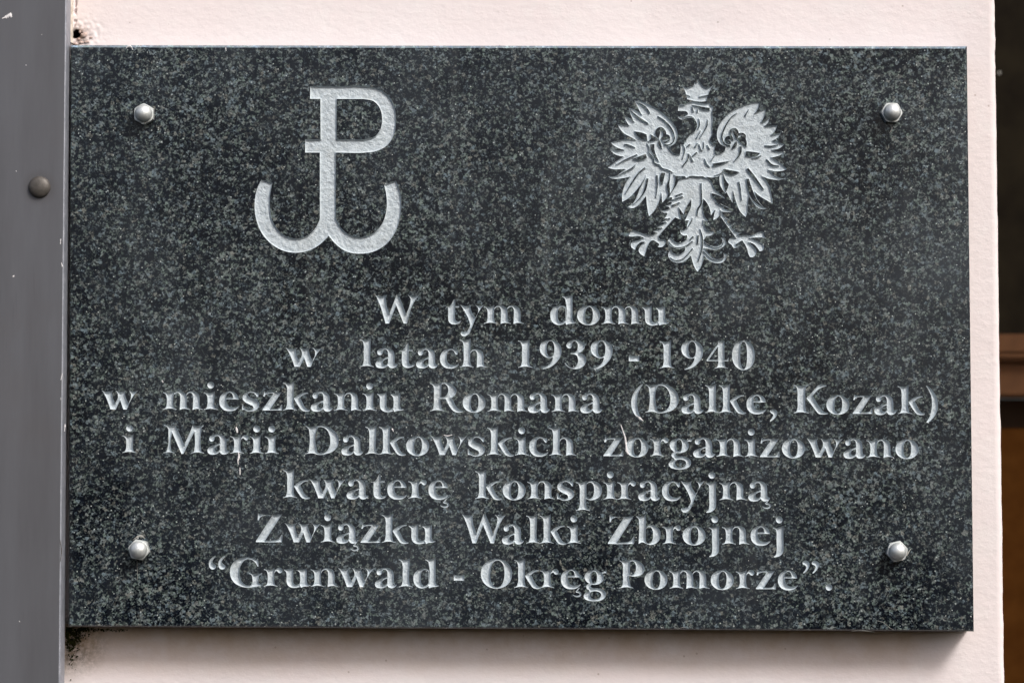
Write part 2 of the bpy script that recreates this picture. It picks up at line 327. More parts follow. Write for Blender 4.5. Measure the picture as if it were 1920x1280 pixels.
G['3'] = [A('18,268 38,308 80,332 132,336 192,322 234,288 238,246 212,208 176,182* 236,152 256,100 240,42 190,0 120,-13 52,4 12,36 -2,58* 8,64* 38,28 82,6 124,14 152,54 158,108 140,150 108,166 70,168* 70,180* 118,188 146,214 156,256 148,300 124,322 98,314 86,286 82,252 60,234 34,240')]
G['4'] = [A('0,92* 0,108* 148,308 168,330 212,336* 216,92*'), C_('30,109* 136,266* 138,109*'), stem(138, 330, 78, top='flat', fl=44, fr=40), A('0,90* 262,90* 270,134* 258,132* 246,109* 0,109*')]
G['-'] = [A('0,84* 126,84* 126,154* 64,144 0,156*')]
G['('] = [A('132,344* 72,292 18,206 0,120 16,26 68,-56 124,-104* 142,-96* 100,-28 78,60 72,130 84,228 114,292 144,338*')]
G[')'] = [('+', path('132,344* 72,292 18,206 0,120 16,26 68,-56 124,-104* 142,-96* 100,-28 78,60 72,130 84,228 114,292 144,338*')*[-1, 1]+[144, 0])]
G['D'] = [A('0,340* 60,324 110,332 180,342 256,332 330,292 384,228 398,164 382,90 324,30 240,2 160,-8 90,10 0,0* 0,10* 34,24 42,60 42,270 34,304 0,330*'), C_('136,60 134,290 150,320 192,326 244,302 284,240 298,164 286,82 246,30 190,10 148,20')]
G['P'] = [stem(42, 330, 86, top='none' if False else 'flat'), A('0,338* 50,322 90,328 150,344 214,334 272,300 302,250 300,206 268,166 214,146 160,144 126,150* 40,150* 42,270 34,304 0,328*'), C_('128,164* 128,312* 150,328 176,318 196,280 200,240 190,196 168,166 146,160')]
G['R'] = [stem(46, 330, 90, top='flat'), A('0,342* 50,326 96,332 160,346 226,340 284,306 314,262 312,216 280,176 226,154 166,150* 46,150* 46,276 36,308 0,332*'), C_('136,178* 136,316* 160,332 190,322 214,286 220,250 206,204 176,176 152,170'),
          A('130,158* 170,158 190,148* 236,60 272,14 314,-10 396,-6* 396,6* 350,26 312,66 264,150 240,168* 180,176 130,170*')]
G['K'] = [stem(42, 343, 98), A('152,184* 284,326* 296,338 392,342* 392,328* 340,314 228,214* 264,150 324,62 364,22 412,8* 412,-4* 342,-10 300,-4 262,36 210,108 156,176*')]
G['K'][0] = stem(42, 343, 98, top='serif')
G['M'] = [A('0,342* 64,328 134,340* 150,310 246,102* 330,296 346,340* 404,328 478,342* 478,330* 454,310 449,270 448,60 456,24 486,9* 486,0* 410,14 336,0* 336,9* 362,22 370,60 366,262* 238,-6* 214,-6* 98,250* 88,60 96,24 130,9* 130,0* 64,13 0,0* 0,9* 32,22 46,60 54,240 48,300 30,320 0,331*')]
G['G'] = [A('332,340* 345,242* 328,240* 300,290 252,322 204,328 152,290 118,220 112,156 126,90 164,34 214,12 250,16 268,42 268,100 260,134 228,154* 228,164* 304,148 388,166* 386,152* 354,132 345,100 345,44 374,24* 372,12* 300,-4 220,-12 120,4 38,60 0,150 8,235 58,305 130,342 204,348 268,336 310,318')]
G['Z'] = [A('20,344* 50,334 312,338* 112,20* 190,20 266,36 308,92* 322,92* 312,0* 0,0* 0,12* 194,318* 100,318 52,298 34,262* 20,262*')]
G[','] = [A('0,24 24,44 60,46 88,22 82,-28 44,-74 8,-100* 0,-90* 28,-54 40,-18 16,2')]
q6 = path('0,256 8,308 40,346 76,368* 82,356* 52,322 42,284 60,266 84,246 76,214 40,202 10,222')
q9 = path('0,322 18,340 52,342 82,312 76,262 46,216 12,188* 6,200* 34,236 42,276 24,290 4,300')
G['“'] = [('+', q6), ('+', q6+[114, 0])]
G['”'] = [('+', q9), ('+', q9+[112, 0])]
G['.'] = [DOT(42, 26, 40)]

LINES = [  # (baseline at x=a, baseline at x=b), glyphs with the photo x of their left end
 ((700, 606.2, 1240, 608.0), [('W',702.2),('t',835.3),('y',862.3),('m',909),('d',1031.9),('o',1082.2),('m',1129.8),('u',1204.1)]),
 ((540, 687.2, 1400, 691.0), [('w',534.8),('l',673.9),('a',704.1),('t',748.4),('a',780.2),('c',824.7),('h',863.3),('1',970.8),('9',1011.9),('3',1059),('9',1107.5),('-',1179),('1',1236.4),('9',1277.5),('4',1325),('0',1372.8)]),
 ((200, 767.0, 1740, 776.0), [('w',189.7),('m',307.3),('i',382.7),('e',410.9),('s',453.7),('z',492.2),('k',532.0),('a',582.7),('n',627.7),('i',680.8),('u',706.9),
   ('R',805.9),('o',867.6),('m',915.9),('a',990),('n',1035.4),('a',1088.1),('(',1183.3),('D',1210.3),('a',1277.8),('l',1321.6),('k',1349.7),('e',1399.7),(',',1443.4),
   ('K',1488.4),('o',1549.7),('z',1598.9),('a',1639.5),('k',1684.8),(')',1736.4)]),
 ((230, 848.6, 1700, 858.0), [('i',230.3),('M',306.7),('a',388.7),('r',433.2),('i',468.8),('i',497.2),('D',572.5),('a',640),('l',684.2),('k',711.9),('o',761.6),('w',806.9),('s',877),('k',914.6),('i',966.1),('c',992.2),('h',1030.9),
   ('z',1131.7),('o',1172.8),('r',1220.8),('g',1254.1),('a',1299.7),('n',1344.5),('i',1396.9),('z',1425),('o',1466.3),('w',1512),('a',1581.7),('n',1626.2),('o',1679.2)]),
 ((540, 933.0, 1440, 937.6), [('k',532.2),('w',579.3),('a',649.8),('t',695.3),('e',726),('r',767),('ę',803.3),('k',892.2),('o',942.5),('n',990.2),('s',1044.1),('p',1080.8),('i',1132.3),('r',1159.5),('a',1196.7),('c',1241.2),('y',1276),('j',1323.6),('n',1350.2),('ą',1403)]),
 ((480, 1015.6, 1470, 1020.6), [('Z',479.8),('w',533.2),('i',602.2),('ą',630.7),('z',676.2),('k',717),('u',766.2),('W',865.2),('a',941.1),('l',985.9),('k',1013.3),('i',1064),('Z',1139.8),('b',1192.8),('r',1243.8),('o',1280),('j',1329.1),('n',1355.4),('e',1407.5),('j',1450)]),
 ((400, 1098.4, 1550, 1104.2), [('“',391.2),('G',431),('r',496.2),('u',531.9),('n',583.8),('w',633.1),('a',702.8),('l',746.9),('d',775),('-',850.7),('O',901.6),('k',965.5),('r',1014.5),('ę',1051.6),('g',1094.5),('P',1161.2),('o',1208.6),('m',1257.3),('o',1332.8),('r',1381.6),('z',1417.6),('e',1458.7),('”',1505),('.',1547.7)]),
]

# ------------------------------------------------------------------ planar tools
def inside_segs(pts, a, b):
    r = np.zeros(len(pts), bool); CH = 4000
    ax, ay, bx, by = a[:, 0], a[:, 1], b[:, 0], b[:, 1]
    for i in range(0, len(pts), CH):
        p = pts[i:i+CH]; y = p[:, 1][:, None]; x = p[:, 0][:, None]
        cr = ((ay > y) != (by > y)); dy = np.where(np.abs(by-ay) < 1e-12, 1e-12, by-ay)
        xi = ax + (y-ay)*(bx-ax)/dy
        r[i:i+CH] = (np.sum(cr & (x < xi), axis=1) % 2) == 1
    return r
def in_poly(pts, poly): return inside_segs(pts, poly, np.roll(poly, -1, axis=0))
def seg_dist(pts, a, b):
    out = np.empty(len(pts)); d = b-a; L2 = np.maximum((d**2).sum(1), 1e-12)
    for i in range(0, len(pts), 2000):
        p = pts[i:i+2000][:, None, :]; t = np.clip(((p-a)*d).sum(2)/L2, 0, 1)
        q = a+t[..., None]*d; out[i:i+2000] = np.sqrt(((p-q)**2).sum(2)).min(1)
    return out
def cdt(V, E, eps=1e-5):
    r = delaunay_2d_cdt([Vector((float(x), float(y))) for x, y in V], [(int(a), int(b)) for a, b in E], [], 0, eps)
    return np.array([(v.x, v.y) for v in r[0]]), [tuple(f) for f in r[2]]
def union_boundary(ops):
    """boundary segments (a, b) of shapes added and cut in order"""
    V, E = [], []
    for s, p in ops:
        n0 = len(V); V += [tuple(q) for q in p]; n = len(p)
        E += [(n0+i, n0+(i+1) % n) for i in range(n)]
    v, f = cdt(V, E, 1e-4)
    f = [t for t in f if len(t) == 3]
    c = np.array([(v[t[0]]+v[t[1]]+v[t[2]])/3 for t in f]); ins = np.zeros(len(f), bool)
    for s, p in ops:
        ip = in_poly(c, p); ins[ip] = (s == '+')
    cnt = {}
    for k, t in enumerate(f):
        if not ins[k]: continue
        for i in range(3):
            e = (t[i], t[(i+1) % 3]); r = (e[1], e[0])
            if r in cnt: del cnt[r]
            else: cnt[e] = 1
    idx = sorted({i for e in cnt for i in e}); mp = {i: k for k, i in enumerate(idx)}
    return v[idx], [(mp[a], mp[b]) for a, b in cnt]
def recess(V, E, step, D, wdt, rough, seed, unit=1.0, pw=2.2):
    """carved hollow: boundary at depth 0, floor at depth D (photo px); returns verts(x, y, depth), tris"""
    V = np.array(V); a = V[[e[0] for e in E]]; b = V[[e[1] for e in E]]
    lo, hi = V.min(0), V.max(0); st = step*unit
    gx = np.arange(lo[0]+st/2, hi[0], st); gy = np.arange(lo[1]+st/2, hi[1], st*0.87)
    P = np.array([(x+(st/2 if j % 2 else 0), y) for j, y in enumerate(gy) for x in gx])
    r2 = np.random.default_rng(seed); P = P + r2.uniform(-.18, .18, P.shape)*st
    P = P[inside_segs(P, a, b)]
    if len(P):
        d = seg_dist(P, a, b)/unit; P = P[d > 0.45*step]
    # a row of points close inside the edge keeps the wall steep
    t = (b-a); L = np.hypot(t[:, 0], t[:, 1])[:, None]; nn = np.stack([-t[:, 1], t[:, 0]], 1)/np.maximum(L, 1e-9)
    mid = (a+b)/2+nn*0.45*unit; ok = (L[:, 0] > 0.25*unit); mid = mid[ok]
    if len(mid):
        mid = mid[inside_segs(mid, a, b)]; dm = seg_dist(mid, a, b)/unit; mid = mid[dm > 0.3]
    allp = np.concatenate([V, P, mid]) if len(P) else np.concatenate([V, mid])
    v, f = cdt(allp, E, 1e-5*unit); f = [t for t in f if len(t) == 3]
    c = np.array([(v[t[0]]+v[t[1]]+v[t[2]])/3 for t in f]); k = inside_segs(c, a, b); f = [t for t, q in zip(f, k) if q]
    d = seg_dist(v, a, b)/unit; u = np.clip(d/wdt, 0, 1)
    z = D*(1-(1-u)**pw)
    for i, (x, y) in enumerate(v):
        if d[i] > 0.3:
            q = Vector((x/unit+seed*13.7, y/unit, 0))
            z[i] += (noise.noise(q*0.16)*1.0+noise.noise(q*0.45)*0.55)*rough*min(1, d[i]/2)
    used = sorted({i for t in f for i in t}); mp = {i: n for n, i in enumerate(used)}
    return v[used], z[used], [(mp[t[0]], mp[t[2]], mp[t[1]]) for t in f]

# ------------------------------------------------------------------ memorial plaque
corner = [(131.5, 84.3), (1813.5, 86.6), (1826.5, 1183.0), (128.0, 1174.0)]    # photo px of the slab's outline
plaque = bpy.data.objects.new('memorial_plaque', None); COL.objects.link(plaque)
pc = bp(978, 1178, 0.0); plaque.location = Vector(pc)
tag(plaque, 'dark polished granite memorial slab with engraved silver lettering, anchor sign and crowned eagle', 'plaque')
PL = Vector(pc)
PXM = 0.355e-3
holes = []     # (verts Nx2 in x,z metres, edges)

def add_part(name, verts3, faces, mat, smooth=True, origin=None, parent=plaque):
    o0 = Vector(origin) if origin is not None else Vector(verts3[0])
    me = mesh(name, [Vector(p)-o0 for p in verts3], faces, smooth)
    o = link(name, me, mat, parent)
    base = PL if parent is plaque else parent.matrix_parent_loc if False else PL
    o.location = o0-PL
    return o

U = 6.4
cache = {}
def glyph(ch):
    if ch not in cache:
        V, E = union_boundary(G[ch])
        v, z, f = recess(V, E, 1.15, 4.3, 3.4, 0.36, len(cache)+1, unit=U, pw=1.85)
        me = mesh('letter', [(x/U*PXM, zz*PXM, y/U*PXM) for (x, y), zz in zip(v, z)], [(a, c, b) for a, b, c in f], True)
        me.materials.append(M['paint'])
        cache[ch] = (V, E, me)
    return cache[ch]
NM = {'-': 'hyphen', '(': 'parenthesis', ')': 'parenthesis', ',': 'comma', '.': 'full_stop', '“': 'quotation_mark', '”': 'quotation_mark'}
for (xa, ya, xb, yb), gl in LINES:
    for ch, X in gl:
        V, E, me = glyph(ch); Y = ya+(yb-ya)*(X-xa)/(xb-xa)
        P0 = bp(X, Y); P1 = bp(X+20, Y+20*(yb-ya)/(xb-xa)); d = (P1-P0)[[0, 2]]
        ang = math.atan2(d[1], d[0]); k = np.hypot(*d)/(20*PXM)
        o = bpy.data.objects.new(NM.get(ch, 'digit' if ch.isdigit() else 'letter'), me); COL.objects.link(o)
        o.parent = plaque; o.location = Vector(P0)-PL; o.rotation_euler = (0, -ang, 0); o.scale = (k, k, k)
        c, s = math.cos(ang), math.sin(ang); W = V/U*PXM*k
        holes.append((np.stack([P0[0]+W[:, 0]*c-W[:, 1]*s, P0[2]+W[:, 0]*s+W[:, 1]*c], 1), E))

def emblem(name, ops, seed, D=4.0, wd=2.3, step=1.35, rough=0.45, parent=plaque):
    V, E = union_boundary(ops)
    v, z, f = recess(V, E, step, D, wd, rough, seed)
    w3 = bp(v[:, 0], v[:, 1]); w3[:, 1] = z*PXM
    og = w3.mean(0); og[1] = 0
    o = add_part(name, w3, f, M['paint'], True, og, plaque)
    b = bp(V[:, 0], V[:, 1]); holes.append((b[:, [0, 2]], E))
    return o
# anchor sign (zoom of 3.5556 from 440,140)
k = 1/3.55556
def Q(t, s='+'): return (s, path(t, k, k, 440, 140))
anchor = [Q('503,78* 700,78 870,80 955,94 1022,140 1062,212 1075,310 1062,400 1022,466 950,508 870,520 700,520 470,520* 470,432* 572,432* 572,162* 503,162*'),
 Q('680,163* 800,163 872,165 930,180 968,225 983,300 970,368 935,412 880,430 780,432 680,432*', '-'),
 Q('178,700* 150,760 133,860 145,970 190,1070 260,1140 340,1178 410,1187 500,1170 570,1130 627,1073* 680,1135 750,1180 840,1193 930,1178 1010,1130 1075,1040 1105,930 1105,800 1074,706* 997,735* 1012,810 1012,900 990,980 940,1045 880,1078 820,1082 760,1065 705,1015 674,955* 674,500* 568,500* 568,960* 540,1020 490,1070 420,1092 350,1080 290,1035 250,970 235,880 238,790 252,722*')]
emblem('anchor_emblem', anchor, 91, D=3.4, rough=0.75)
# crowned eagle, pieces measured in four zoomed frames
fr = {'A': (1130, 180, 1/10.6667), 'B': (1130, 280, 1/10.6667), 'C': (1300, 180, 1/10.6667), 'D': (1300, 280, 1/10.6667), 'E': (1220, 140, 1/10.6667), 'F': (1170, 360, 1/8), 'G': (1300, 360, 1/8)}
def e(fk, t, s='+'):
    ox, oy, kk = fr[fk]; return (s, path(t, kk, kk, ox, oy, 4))
def sk(fk, t, w_, s='-'):
    ox, oy, kk = fr[fk]; return (s, stroke(t, [q*0.8 for q in w_], kk, kk, ox, oy))
eagle = [
 # left wing
 e('A', '640,95* 800,125 960,190 1130,290 1300,430 1430,580 1495,720 1490,850 1440,950 1360,1000 1300,1010* 1200,1300* 1340,1480* 1450,1600* 1445,1760 1350,1947* 1340,1700* 1330,1870 1290,2010 1193,2134* 1176,1937* 1165,2000 1110,2157 1010,2327 927,2403* 895,2250 870,1997* 800,2087 720,2177 610,2242 500,2217* 620,2127 690,1997 740,1867 810,1727 872,1587* 800,1717 680,1877 540,2027 390,2117* 395,1947 460,1747 560,1607* 380,1647 200,1652 110,1617* 280,1595 380,1520 460,1460* 330,1465 230,1467 105,1435* 250,1320 420,1210* 220,1150 145,1070* 300,1090 430,1076* 250,1010 160,935* 350,885 500,870 660,880* 560,820 430,750 340,650 300,570* 430,580 530,590* 460,480 445,395* 560,470 630,520* 560,370 520,235* 620,270 700,310 788,380* 740,300 680,180'),
 # right wing
 e('C', '640,1010* 540,960 480,850 475,720 520,580 620,440 780,300 950,210 1150,145 1330,120* 1300,230 1230,350* 1340,300 1450,260* 1430,370 1360,530* 1440,510 1525,410* 1510,510 1430,600* 1560,600 1680,585* 1640,690 1555,780* 1650,770 1750,735* 1700,820 1590,890* 1700,935 1820,960* 1750,1030 1570,1078* 1700,1118 1825,1105* 1750,1175 1660,1210 1560,1228* 1700,1317 1870,1462* 1780,1497 1650,1502 1500,1477* 1620,1587 1720,1637 1860,1647* 1700,1677 1540,1662 1380,1607* 1470,1707 1540,1867 1570,2017 1590,2152* 1450,2077 1320,1997 1230,1917* 1250,2007 1310,2117 1410,2227* 1465,2250* 1400,2267 1300,2237 1200,2137 1110,1987* 1090,2167 1075,2347 1046,2420* 950,2327 860,2127 800,1897* 785,2137* 720,2027 672,1927* 640,1947* 535,1777 525,1600* 610,1457* 820,1320* 700,1150*'),
 # head, neck, chest, arms
 e('E', '560,620* 600,595 680,600 760,560 850,545 1000,575 1120,582 1190,560* 1200,620* 1255,635* 1240,705* 1225,760* 1242,900 1232,1050 1235,1190* 1180,1300* 1200,1400* 900,1420* 680,1390* 720,1300 790,1200* 860,1160 900,1110* 930,1010 905,930 860,862* 720,870 620,900 560,872 535,825* 620,845 700,822 746,784 720,742 640,726 545,728*'),
 e('A', '1820,733 1750,780* 1750,850 1640,920* 1620,965 1555,960* 1562,1040 1540,1172* 1440,1160 1340,1075* 1300,1000* 1100,900* 1040,1000 1050,1130 1120,1290 1220,1420 1340,1480 1450,1592 1640,1600 1760,1594 1900,1606 2003,1605* 2123,1624* 2240,1630 2330,1600 2423,1462* 2700,1500* 2900,1200 2850,1060 2673,1010* 2463,1020* 2430,1110 2350,1150 2253,1165* 2240,1060 2265,985* 2190,960 2140,870 2150,760*'),
 e('B', '1600,400* 2100,400* 2070,600* 1660,600*'),
 # thighs, legs and tail
 e('F', '910,-212* 827,-175 782,-92 730,-17 677,85* 720,80 665,150* 710,150 615,215* 680,225 560,288* 600,312 650,318 640,350 600,400* 640,395 555,460* 600,455 490,535* 540,535 435,590* 480,604 500,606* 440,640 330,640 220,600 120,582 70,662* 110,668 230,658 300,688* 220,722 110,760 105,815 168,866* 196,800 300,744 318,752* 236,826 220,880 255,935 305,962* 335,880 365,790 430,722 490,752 528,788 502,820* 572,824 632,735* 600,712 540,708 520,660* 640,520 768,380* 860,418* 838,330 822,232* 895,335* 930,240 1010,110* 1005,220 960,330 915,428* 975,425* 955,470 944,530* 900,570 840,572* 855,625 900,652 945,646* 950,700* 870,752 790,760 740,724 702,676* 664,720 680,790 760,842 860,850 915,832* 918,860 880,912 800,938 735,910 700,862* 662,930 690,1010 790,1060 890,1045 1005,950* 1030,1050 1060,1130 1105,1195* 1160,1110 1190,1020 1198,950* 1290,1036 1400,1068 1500,1040 1534,980 1532,930* 1490,910* 1500,960 1420,1010 1330,985 1250,900 1200,840* 1260,850 1350,866 1460,840 1530,760 1505,690* 1450,680* 1480,740 1430,800 1330,806 1240,770 1195,720* 1240,655* 1290,655 1340,620 1350,580* 1270,592 1220,540 1205,432* 1265,432* 1215,380 1190,300 1190,100* 1255,180 1290,260 1305,350* 1340,300 1365,268* 1340,420* 1410,380 1445,330* 1450,372* 1680,690* 1580,705 1565,750 1610,790 1650,838 1705,826* 1672,795 1710,760 1775,725* 1850,860 1862,915 1890,975* 1945,970 1985,880 1930,810 1870,752* 1940,775 2000,835 2035,886* 2080,875 2096,800 2020,745 1880,690* 2000,680 2080,682 2130,696* 2095,640 2100,600* 2020,600 1930,650 1820,645 1745,655* 1700,640* 1770,612* 1650,570 1710,556* 1600,510 1650,484* 1545,440 1590,412* 1500,360 1460,290* 1540,302 1630,296* 1500,230 1585,242* 1480,190 1390,140 1420,110 1520,96* 1460,40 1380,-20 1290,-180 1240,-215*'),
 # crown spikes are a piece of their own, cut below
 # slits between feathers
 sk('A', '672,122 780,170 870,240 942,342', [4, 26, 38, 24]), sk('A', '540,262 640,370 760,462 912,552', [6, 34, 42, 22]),
 sk('A', '1108,405 1250,510 1370,650 1430,790 1420,900 1340,975 1230,970', [6, 32, 38, 30, 28, 28, 20]),
 e('A', '1050,752 1080,660 1160,620 1240,670 1265,780 1225,806 1170,850 1110,855*', '-'), e('A', '1180,690 1208,760 1190,830 1118,880* 1140,780'),
 e('A', '1158,862* 1200,808 1270,768 1338,800 1352,856 1310,915 1232,944 1214,918*', '-'), e('A', '1190,884* 1260,876 1336,852 1300,892 1226,912*'),
 e('A', '905,915* 968,840 962,768* 1060,828 1104,862* 1000,902', '-'), e('A', '1130,870* 1170,960 1186,1052* 1140,1010 1110,940', '-'),
 e('A', '640,708* 760,728 880,770* 892,885* 780,862 700,812', '-'), e('A', '955,970* 1038,962* 1042,1100 1075,1200 1128,1312* 1062,1262 1010,1180 966,1080', '-'),
 sk('A', '440,965 520,984 650,1030', [14, 36, 6]), sk('A', '895,950 925,1030 930,1120', [8, 18, 26]),
 sk('B', '925,60 965,120 1010,170 1030,250 1080,300 1140,312 1190,380 1290,410 1400,462', [18, 26, 26, 24, 26, 24, 28, 30, 16]),
 sk('B', '270,310 450,214 692,106', [4, 28, 24]), e('B', '606,190* 860,92* 884,162* 800,212 700,222', '-'), sk('B', '300,532 450,452 600,372 656,306', [4, 28, 40, 4]),
 sk('B', '460,880 580,680 720,480 850,368', [12, 36, 38, 24]), sk('B', '615,1104 760,960 850,800 902,582', [4, 24, 52, 46]), sk('B', '1086,522 1092,700 1082,850 1066,960', [38, 34, 20, 4]),
 e('B', '1178,468* 1252,474* 1202,690* 1172,712* 1140,600', '-'), sk('B', '1352,450 1336,600 1304,730 1332,900', [10, 22, 72, 26]),
 e('B', '1450,530* 1650,538* 1668,572* 1530,612 1470,722 1400,832 1338,902* 1436,712 1452,610', '-'), sk('B', '1690,568 1770,538 1920,552 2003,548 2066,582', [8, 24, 28, 24, 6]),
 sk('A', '1618,985 1644,1090 1600,1250', [10, 24, 8]), sk('B', '1722,88 1704,200 1604,332', [36, 36, 22]), sk('B', '1742,112 1804,242', [12, 28]), sk('B', '1790,142 1884,62', [16, 36]),
 sk('C', '36,1020 84,945', [26, 20]), sk('C', '118,965 150,1075 186,1090', [10, 24, 10]), sk('C', '210,925 204,1050', [14, 26]), sk('C', '282,985 322,1064', [12, 26]), sk('C', '-120,1010 -60,960', [20, 20]),
 # right wing slits
 sk('C', '874,338 740,452 622,650 572,820 622,960 742,998', [5, 24, 34, 34, 34, 22]),
 e('C', '728,790* 740,680 820,638 882,672 912,752 880,862* 762,832*', '-'), e('C', '780,688* 812,770 850,862* 790,830 764,770'),
 e('C', '888,870* 912,752 980,736 1046,780 1048,850 1072,950 1062,1012* 980,968', '-'), e('C', '912,778* 1012,776* 892,842*'),
 e('C', '632,862 690,798 760,816 804,884* 700,876* 752,938 740,962 678,958 640,920', '-'), e('C', '862,900* 872,980 766,1062* 800,980', '-'),
 sk('C', '948,1010 942,1120 900,1212 816,1312', [62, 54, 38, 6]), e('C', '1060,1105* 1200,1118 1332,1142* 1300,1180 1150,1212 1046,1192*', '-'), sk('C', '1180,1246 1290,1226 1362,1182', [5, 20, 12]),
 sk('C', '1436,990 1560,1006 1694,975', [14, 34, 16]), sk('C', '1110,270 1040,390', [12, 22]), sk('D', '1466,198 1570,312 1712,332', [22, 42, 26]),
 sk('D', '1082,384 1220,560 1400,800', [52, 62, 28]), e('D', '1060,590* 1112,590* 1200,850 1280,1020 1402,1162* 1200,1030 1110,870', '-'), sk('D', '912,650 940,800 964,1010', [34, 30, 16]),
 e('D', '598,462* 640,600 712,700* 684,780 648,868* 622,760 600,600', '-'), sk('D', '228,188 262,290 332,352', [8, 40, 6]), sk('D', '424,128 350,232', [20, 10]),
 e('D', '402,285* 712,233* 600,290 388,337*', '-'), e('D', '618,393* 912,450* 860,490 700,500 612,450*', '-'), sk('D', '612,398 550,482 428,526', [12, 20, 12]),
 e('D', '308,572* 520,548* 532,700 606,880* 500,760 430,660 320,602*', '-'),
 # head
 sk('E', '838,612 950,640 1060,674 1180,690', [12, 32, 66, 56]), sk('E', '832,650 850,742', [18, 30]), sk('E', '942,690 934,752', [12, 26]), sk('E', '588,622 682,612', [18, 14]),
 sk('E', '966,888 976,1000 944,1092', [16, 38, 12]), sk('E', '1142,898 1126,1020 1068,1134 980,1272', [10, 32, 18, 10]), sk('E', '1002,1118 918,1272', [12, 16]), sk('E', '640,872 730,846 800,840 858,856', [4, 18, 20, 5]),
 # tail and thighs
 sk('G', '102,556 135,680 130,850 74,1032', [8, 22, 24, 14]), sk('G', '74,650 64,774', [26, 20]), sk('F', '1030,388 1010,440 948,540', [5, 22, 5]),
 sk('F', '1158,-130 1162,150 1112,250 1100,344', [20, 24, 30, 14]), sk('F', '878,20 780,62', [18, 34]), sk('F', '884,66 780,104 690,128', [14, 26, 14]), sk('F', '836,158 720,208', [16, 30]),
 sk('F', '672,738 752,826 900,822 1030,738', [5, 13, 15, 18]), sk('F', '690,980 780,1026 900,990 1032,846', [6, 14, 16, 16]), sk('F', '1040,665 995,712', [24, 18]),
 sk('G', '160,752 300,834 420,812 466,700', [11, 15, 12, 5]), sk('G', '150,884 280,1012 420,1010 480,946', [11, 18, 16, 5]), sk('G', '152,425 146,490', [18, 10]),
 e('G', '272,18* 360,40 470,104* 545,152* 560,200 440,172 340,128 290,72', '-'), sk('G', '338,150 430,204 540,250', [12, 24, 8]), sk('G', '330,270 292,345', [14, 8]),
 sk('G', '410,270 404,372', [10, 8]), sk('G', '475,402 560,440', [22, 5]), sk('G', '530,470 620,500', [20, 5]), sk('G', '580,545 690,575', [20, 5]), sk('F', '690,392 610,420', [18, 4]), sk('F', '630,450 560,490', [20, 4]), sk('F', '570,535 490,560', [20, 4]),
]
eag = emblem('eagle_emblem', eagle, 55, D=3.1, wd=1.6, step=1.2, rough=0.4)
crown = [e('E', '610,215* 680,310 715,420 730,492* 850,522 1000,542 1116,530* 1150,400 1195,300 1250,215* 1180,255 1120,275* 1060,240 1000,182* 985,160 940,95* 905,165 870,155* 865,210 800,240* 720,270*'),
         sk('E', '702,405 790,432', [26, 6]), sk('E', '970,448 1144,414', [14, 28])]
cr = emblem('crown', crown, 33, D=3.0, wd=1.7, step=1.1, rough=0.4)
mw = cr.location.copy(); cr.parent = eag; cr.location = mw-eag.location

# slab: front face with the carved openings left out, arrises and sides
ins = 4.8*PXM; TH = 0.024
cq = bp([c[0] for c in corner], [c[1] for c in corner])[:, [0, 2]]      # TL TR BR BL
cen = cq.mean(0)
inner = np.array([cq[0]+[ins*.6, -ins], cq[1]+[-ins*.7, -ins], cq[2]+[-ins*.6, ins*.6], cq[3]+[ins*.6, ins*.6]])
V = []; E = []
def subdiv(a, b, n): return [a+(b-a)*i/n for i in range(n)]
ring_in = []; ring_out = []
for i in range(4):
    n = 60 if i % 2 == 0 else 40
    ring_in += subdiv(inner[i], inner[(i+1) % 4], n); ring_out += subdiv(cq[i], cq[(i+1) % 4], n)
ring_in = np.array(ring_in); ring_out = np.array(ring_out)
for i in range(len(ring_in)):     # small chips and waviness of the arris
    ring_in[i] += [noise.noise(Vector((i*0.9, 1, 0)))*0.00022, noise.noise(Vector((i*0.9, 7, 0)))*0.00025]
N = len(ring_in)
V = [tuple(p) for p in ring_in]; E = [(i, (i+1) % N) for i in range(N)]
for hv, he in holes:
    n0 = len(V); V += [tuple(p) for p in hv]; E += [(a+n0, b+n0) for a, b in he]
SC = 1000.0
v, f = cdt(np.array(V)*SC, E, 1e-5); v = v/SC
f = [t for t in f if len(t) == 3]
c = np.array([(v[t[0]]+v[t[1]]+v[t[2]])/3 for t in f])
keep = in_poly(c, ring_in)
for hv, he in holes:
    lo, hi = hv.min(0), hv.max(0)
    idx = np.where((c[:, 0] > lo[0]) & (c[:, 0] < hi[0]) & (c[:, 1] > lo[1]) & (c[:, 1] < hi[1]) & keep)[0]
    if len(idx):
        q = inside_segs(c[idx], hv[[a for a, _ in he]], hv[[b for _, b in he]]); keep[idx[q]] = False
verts = [(p[0], 0.0, p[1]) for p in v]; faces = [(t[0], t[1], t[2]) for t, q in zip(f, keep) if q]
nf = len(faces)
b0 = len(verts); verts += [(p[0], 0.0, p[1]) for p in ring_in]
b1 = len(verts); verts += [(p[0], ins*0.9, p[1]) for p in ring_out]
b2 = len(verts); verts += [(p[0], TH+0.001, p[1]) for p in ring_out]
for i in range(N):
    j = (i+1) % N
    faces.append((b0+i, b1+i, b1+j, b0+j)); faces.append((b1+i, b2+i, b2+j, b1+j))
slab = add_part('slab', verts, faces, [M['granite'], M['sawn']], False, PL)
for i, p in enumerate(slab.data.polygons): p.material_index = 1 if i >= nf and (i-nf)//2 < 60 else 0
bmx = bmesh.new(); bmx.from_mesh(slab.data)
for fc in bmx.faces:
    if fc.index < nf and fc.normal.y > 0: fc.normal_flip()
bmx.to_mesh(slab.data); bmx.free()

